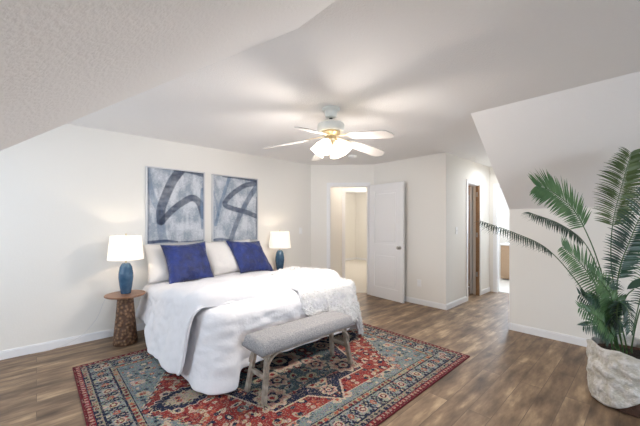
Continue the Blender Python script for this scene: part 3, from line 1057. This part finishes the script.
# ------------------------------------------------------------------ bench
bn = thing('bench', 'low bench with grey tweed seat and weathered splayed wooden legs at the bed foot', 'bench', (1.71, 2.06, RH + .003))
BLn, BWd = 1.03, .29
zs = .365


def seat_mesh():
    nx, ny = 44, 14; vs = []
    def prof(t, e): return (1 - abs(t) ** e) ** (1 / e)
    top = []
    for j in range(ny + 1):
        for i in range(nx + 1):
            u, v = i / nx * 2 - 1, j / ny * 2 - 1
            h = prof(u, 10) * prof(v, 5)
            vs.append((u * BLn / 2, v * BWd / 2, zs + .025 + .070 * h + .002 * noise.noise(Vector((u * 9, v * 3, 0)))))
    off = len(vs)
    for j in range(ny + 1):
        for i in range(nx + 1):
            u, v = i / nx * 2 - 1, j / ny * 2 - 1
            vs.append((u * BLn / 2, v * BWd / 2, zs))
    def id(i, j, s): return s * off + j * (nx + 1) + i
    fs = []
    for j in range(ny):
        for i in range(nx):
            fs.append((id(i, j, 0), id(i + 1, j, 0), id(i + 1, j + 1, 0), id(i, j + 1, 0)))
            fs.append((id(i, j, 1), id(i, j + 1, 1), id(i + 1, j + 1, 1), id(i + 1, j, 1)))
    for i in range(nx):
        fs.append((id(i, 0, 1), id(i + 1, 0, 1), id(i + 1, 0, 0), id(i, 0, 0))); fs.append((id(i, ny, 0), id(i + 1, ny, 0), id(i + 1, ny, 1), id(i, ny, 1)))
    for j in range(ny):
        fs.append((id(0, j, 0), id(0, j + 1, 0), id(0, j + 1, 1), id(0, j, 1))); fs.append((id(nx, j, 1), id(nx, j + 1, 1), id(nx, j + 1, 0), id(nx, j, 0)))
    return mesh('seat', vs, fs, M['bench_fabric'], bn, True)


seat_mesh()
B().box((0, 0, zs - .012), (BLn - .05, BWd - .05, .024), None, .003).build('seat_frame', M['bench_wood'], bn)
for sx in (-1, 1):
    xt, xf = sx * (BLn / 2 - .09), sx * (BLn / 2 - .035)
    for sy in (-1, 1):
        B().bar((xt, sy * .085, zs - .02), (xf, sy * .125, .0), .028, .042, .003, up=Vector((0, 1, 0))).build('leg', M['bench_wood'], bn)
        # curved bracket from the leg to the seat frame
        pts = []
        for k in range(9):
            a = k / 8 * PI / 2
            pts.append((xt + sx * .028 - sx * .13 * (1 - math.cos(a)), sy * .115 - sy * .0, zs - .14 + .125 * math.sin(a)))
        br = B()
        for p, q_ in zip(pts, pts[1:]): br.bar(p, q_, .018, .026, up=Vector((0, 1, 0)))
        br.build('bracket', M['bench_wood'], bn)
        pts = []
        for k in range(7):
            a = k / 6 * PI / 2
            pts.append((xt + sx * .012, sy * (.098 - .075 * (1 - math.cos(a))), zs - .14 + .11 * math.sin(a)))
        br = B()
        for p, q_ in zip(pts, pts[1:]): br.bar(p, q_, .018, .018, up=Vector((1, 0, 0)))
        br.build('bracket', M['bench_wood'], bn)
    xm = xt + (xf - xt) * .5
    B().bar((xm, -.115, zs * .48), (xm, .115, zs * .48), .022, .034, .002, up=Vector((0, 0, 1))).build('stretcher', M['bench_wood'], bn)

# ------------------------------------------------------------------ ceiling fan
FX, FY = 2.06, 2.07
fan = thing('ceiling_fan', 'white five-blade ceiling fan with lit glass shades', 'ceiling fan', (FX, FY, H))
B().lathe([(0, 0), (.084, 0), (.086, -.010), (.078, -.022), (.060, -.028), (.058, -.062), (.050, -.082), (.030, -.09), (0, -.09)], 36).build('canopy', M['fan'], fan, True)
B().lathe([(0, -.09), (.016, -.09), (.016, -.13), (0, -.13)], 16).build('downrod', M['dark'], fan, True)
B().lathe([(0, -.12), (.05, -.121), (.105, -.135), (.128, -.155), (.130, -.20), (.112, -.222), (0, -.222)], 40).build('motor_housing', M['fan'], fan, True)
B().lathe([(0, -.22), (.088, -.222), (.092, -.235), (.08, -.252), (.055, -.262), (.055, -.285), (.066, -.298), (.064, -.312), (.03, -.325), (.012, -.350), (0, -.352)], 36).build('switch_housing', M['brass'], fan, True)
for deg in (-84, -12, 60, 132, 204):
    a = math.radians(deg); Rz = Matrix.Rotation(a, 3, 'Z')
    Rp = Rz @ Matrix.Rotation(math.radians(9), 3, 'Y') @ Matrix.Rotation(math.radians(-13), 3, 'X')
    o0_ = Vector((0, 0, -.262))
    # blade outline
    n = 14; pts = []
    for k in range(n + 1):
        t = k / n; x = .20 + t * .46; w = .050 + .020 * math.sin(t * PI * .6)
        if t > .88: w *= math.sqrt(max(.0, 1 - ((t - .88) / .12) ** 2)) * .75 + .25
        if t < .06: w *= .8
        pts.append((x, w))
    poly = [(x, -w) for x, w in pts] + [(x, w) for x, w in reversed(pts)]
    b = B(); b.prism(poly, 2, -.004, .004)
    for v in b.bm.verts: v.co = Rp @ v.co + o0_
    b.build('blade', M['blade'], fan)
    b = B(); b.box((.13, 0, .007), (.12, .022, .006), None, .002); b.box((.215, 0, .008), (.07, .055, .005), None, .002)
    for v in b.bm.verts: v.co = Rp @ v.co + o0_
    b.build('blade_iron', M['brass'], fan)
for k in range(4):
    a = math.radians(45 * 0 + 90 * k + 20); Rz = Matrix.Rotation(a, 3, 'Z'); Ry = Rz @ Matrix.Rotation(math.radians(-42), 3, 'Y')
    base = Rz @ Vector((.060, 0, -.305))
    arm = B().tube([base, base + Ry @ Vector((0, 0, -.03))], .016, 12)
    arm.build('light_arm', M['brass'], fan, True)
    g = B().lathe([(.022, -.018), (.026, -.03), (.045, -.055), (.060, -.085), (.070, -.125), (.078, -.140), (.0765, -.140), (.066, -.120), (.055, -.085), (.040, -.055), (.020, -.03)], 28, base, Ry)
    sh = g.build('glass_shade', M['glow'], fan, True)
    lp = base + Ry @ Vector((0, 0, -.13))
    point('fan_light', lp, 26, (1, .90, .81), .06, fan)
B().tube([(.03, .01, -.33), (.03, .01, -.42)], .0015, 6).lathe([(0, -.42), (.006, -.425), (.005, -.45), (0, -.452)], 10, (.03, .01, 0)).build('pull_chain', M['brass'], fan, True)

# ------------------------------------------------------------------ potted palm
PX, PY = 3.27, .085
pot = thing('plant_pot', 'wicker basket planter wrapped in crinkled cream fabric on the wood floor', 'planter', (PX, PY, 0))
B().lathe([(0, .004), (.215, .004), (.222, .02), (.228, .20), (.232, .36), (.228, .365), (.22, .345), (0, .33)], 40).build('basket', M['wicker'], pot, True)
B().lathe([(0, .345), (.10, .352), (.219, .347)], 30).build('soil', M['soil'], pot, True)
na, nz_ = 72, 26; vs = []
for j in range(nz_ + 1):
    for i in range(na):
        a = 2 * PI * i / na; t = j / nz_
        dirn = Vector((math.cos(a), math.sin(a)))
        # the hem lifts on the side facing the room's rear, showing wicker
        lift = .21 * max(0, math.cos(a - math.radians(225))) ** 3
        z0_, z1_ = .012 + lift, .425 + .04 * max(0, math.cos(a - math.radians(240))) + .018 * math.sin(a * 3 + 1) + .01 * math.sin(a * 7)
        z = z0_ + (z1_ - z0_) * t
        r = .246 + .012 * math.sin(t * PI * .9) + .006 * t
        r += .018 * noise.noise(Vector((math.cos(a) * 3 + 2, math.sin(a) * 3, z * 7))) + .012 * noise.noise(Vector((math.cos(a) * 8, math.sin(a) * 8, z * 17 + a)))
        r += .006 * math.sin(z * 46 + 4 * math.sin(a * 2)) * (1 if .2 < t < .9 else .3)
        vs.append((r * dirn.x, r * dirn.y, z))
fs = [(j * na + i, j * na + (i + 1) % na, (j + 1) * na + (i + 1) % na, (j + 1) * na + i) for j in range(nz_) for i in range(na)]
w_ = mesh('fabric_wrap', vs, fs, M['pot'], pot, True)
so = w_.modifiers.new('thickness', 'SOLIDIFY'); so.thickness = .006; so.offset = -1

plant = thing('potted_palm', 'tall green palm with arching feathered fronds growing from the cream planter', 'plant', (PX, PY, 0))
PV = Vector((PX, PY, 0))


def pix(x, y, d):
    lat = (x - 320) / 306 * d
    v = RGT * lat + FWD * d
    return Vector((v.x, v.y, CAM_H + (222 - y) / 306 * d)) - PV


def frond(pts, start, leaf_len, m, drop=.25, nleaf=30, spread=1.0, up_bias=None, seed=0, width=.011, sides=(1, -1), flat=None):
    """pts: rachis control points; leaflets grow from fraction start to the tip"""
    rr = random.Random(seed)
    pts = [Vector((pts[0].x * .9, pts[0].y * .9, .345))] + list(pts)
    start = (start * (len(pts) - 2) + 1) / (len(pts) - 1)
    P = catmull(pts, 12)
    n = len(P)
    rad = [.0065 * (1 - .75 * i / n) for i in range(n)]
    st = B().tube(P, rad, 6).build('frond_stem', M['stem'], plant, True)
    i0 = int(start * n)
    vs, fs = [], []
    for k in range(nleaf):
        f = k / (nleaf - 1)
        idx = i0 + f * (n - 1 - i0)
        ii = min(int(idx), n - 2); fr = idx - ii
        p = P[ii].lerp(P[ii + 1], fr)
        t = (P[min(ii + 2, n - 1)] - P[max(ii - 1, 0)]).normalized()
        nrm = (flat if flat else Vector((-FWD.x, -FWD.y, .5))).copy()
        side = t.cross(nrm).normalized()
        L = leaf_len * (math.sin(PI * min(1, .18 + .72 * f)) ** .6) * rr.uniform(.85, 1.08)
        for s in sides:
            fwd_mix = .50 + .30 * f
            d = (side * s * spread + t * fwd_mix).normalized()
            q = [p]
            cur = p; dd = d.copy()
            for stp in range(4):
                dd = (dd + Vector((0, 0, -drop * .35)) + Vector((rr.uniform(-1, 1), rr.uniform(-1, 1), rr.uniform(-1, 1))) * .03).normalized()
                cur = cur + dd * L / 4; q.append(cur)
            wv = nrm.cross(d).normalized()
            wv = (wv * .9 + nrm.normalized() * rr.uniform(-.45, .45)).normalized()
            ws = [.35, 1, .9, .55, .04]
            b0 = len(vs)
            for pt, w in zip(q, ws): vs += [pt - wv * width * w / 2, pt + nrm.normalized() * width * .10 * w, pt + wv * width * w / 2]
            for a in range(4):
                c0 = b0 + a * 3
                fs += [(c0, c0 + 1, c0 + 4, c0 + 3), (c0 + 1, c0 + 2, c0 + 5, c0 + 4)]
    mesh('frond_leaflets', vs, fs, m, st, True)


FL = Vector((0, 0, 1))
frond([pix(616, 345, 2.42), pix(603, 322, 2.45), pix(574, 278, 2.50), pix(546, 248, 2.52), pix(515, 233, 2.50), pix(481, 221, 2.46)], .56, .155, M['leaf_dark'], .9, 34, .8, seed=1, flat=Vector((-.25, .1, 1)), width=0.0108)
frond([pix(617, 345, 2.38), pix(611, 312, 2.36), pix(600, 268, 2.33), pix(588, 236, 2.30), pix(573, 209, 2.28), pix(553, 192, 2.26), pix(537, 186, 2.26)], .56, .21, M['leaf'], .15, 39, 1.0, seed=2, width=0.0144)
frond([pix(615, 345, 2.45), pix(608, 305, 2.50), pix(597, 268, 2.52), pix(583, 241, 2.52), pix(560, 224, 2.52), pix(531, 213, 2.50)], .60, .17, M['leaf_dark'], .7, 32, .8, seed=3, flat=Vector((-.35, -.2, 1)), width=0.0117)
frond([pix(618, 345, 2.34), pix(612, 318, 2.28), pix(600, 292, 2.24), pix(582, 265, 2.22), pix(563, 247, 2.20)], .42, .16, M['leaf'], .25, 32, 1.0, seed=4, width=0.0117)
frond([pix(624, 345, 2.50), pix(616, 300, 2.56), pix(611, 260, 2.60), pix(613, 222, 2.60), pix(622, 185, 2.56), pix(631, 153, 2.50)], .58, .235, M['leaf_olive'], .35, 46, 1.0, seed=5, width=.018)
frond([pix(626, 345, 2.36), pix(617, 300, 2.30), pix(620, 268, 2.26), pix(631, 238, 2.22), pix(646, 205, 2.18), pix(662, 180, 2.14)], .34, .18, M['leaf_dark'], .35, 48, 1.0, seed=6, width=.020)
frond([pix(622, 345, 2.34), pix(616, 322, 2.26), pix(612, 300, 2.22), pix(604, 285, 2.20), pix(590, 270, 2.18)], .25, .13, M['leaf'], .4, 25, 1.0, seed=7, width=0.0117)
frond([pix(618, 345, 2.30), pix(610, 330, 2.24), pix(597, 317, 2.18), pix(580, 308, 2.14)], .2, .11, M['leaf'], .5, 20, 1.0, seed=8, width=0.0117)
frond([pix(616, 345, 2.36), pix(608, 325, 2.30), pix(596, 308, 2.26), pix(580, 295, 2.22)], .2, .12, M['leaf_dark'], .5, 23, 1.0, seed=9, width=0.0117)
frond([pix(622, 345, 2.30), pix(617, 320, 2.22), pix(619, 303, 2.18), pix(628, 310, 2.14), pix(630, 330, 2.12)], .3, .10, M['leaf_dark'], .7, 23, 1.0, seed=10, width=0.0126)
frond([pix(622, 345, 2.40), pix(615, 318, 2.40), pix(606, 302, 2.40), pix(590, 298, 2.38)], .2, .11, M['leaf'], .6, 20, 1.0, seed=11, width=0.0117)
frond([pix(630, 345, 2.50), pix(640, 300, 2.52), pix(652, 262, 2.52), pix(668, 235, 2.48)], .45, .18, M['leaf'], .4, 29, 1.0, seed=12, width=0.0117)
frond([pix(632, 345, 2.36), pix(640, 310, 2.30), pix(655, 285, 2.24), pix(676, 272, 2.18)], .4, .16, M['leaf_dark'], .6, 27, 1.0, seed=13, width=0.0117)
for k, (x1_, y1_, x2_, y2_, L_, m_) in enumerate(((600, 300, 588, 292, .12, 'leaf_dark'), (606, 292, 612, 276, .13, 'leaf_dark'), (612, 305, 624, 296, .12, 'leaf'),
                                            (598, 325, 584, 322, .10, 'leaf_dark'), (604, 312, 590, 305, .12, 'leaf'), (612, 318, 622, 322, .11, 'leaf_dark'), (608, 300, 600, 282, .13, 'leaf'))):
    frond([pix(612, 345, 2.32), pix((x1_ + 612) / 2, (y1_ + 340) / 2, 2.27), pix(x1_, y1_, 2.23), pix(x2_, y2_ + 4, 2.20)], .15, L_, M[m_], .8, 22, .9, seed=20 + k, width=.0115)
# one broad leaf on a slim stalk
P = catmull([pix(622, 345, 2.32), pix(619, 318, 2.25), pix(626, 297, 2.20), pix(634, 289, 2.17)], 8)
st = B().tube(P, .004, 6).build('leaf_stalk', M['stem'], plant, True)
t0, t1 = pix(627, 289, 2.18), pix(650, 280, 2.10); d = (t1 - t0); s_ = d.cross(Vector((-FWD.x, -FWD.y, .6))).normalized()
vs, fs = [], []
for k in range(9):
    f = k / 8; w = .026 * math.sin(PI * f) ** .7 if 0 < f < 1 else 0.0008
    c_ = t0 + d * f + Vector((0, 0, .012 * math.sin(PI * f)))
    vs += [c_ - s_ * w, c_ + Vector((0, 0, -.004)), c_ + s_ * w]
for k in range(8): fs += [(k * 3, k * 3 + 1, k * 3 + 4, k * 3 + 3), (k * 3 + 1, k * 3 + 2, k * 3 + 5, k * 3 + 4)]
mesh('broad_leaf', vs, fs, M['leaf_dark'], plant, True)
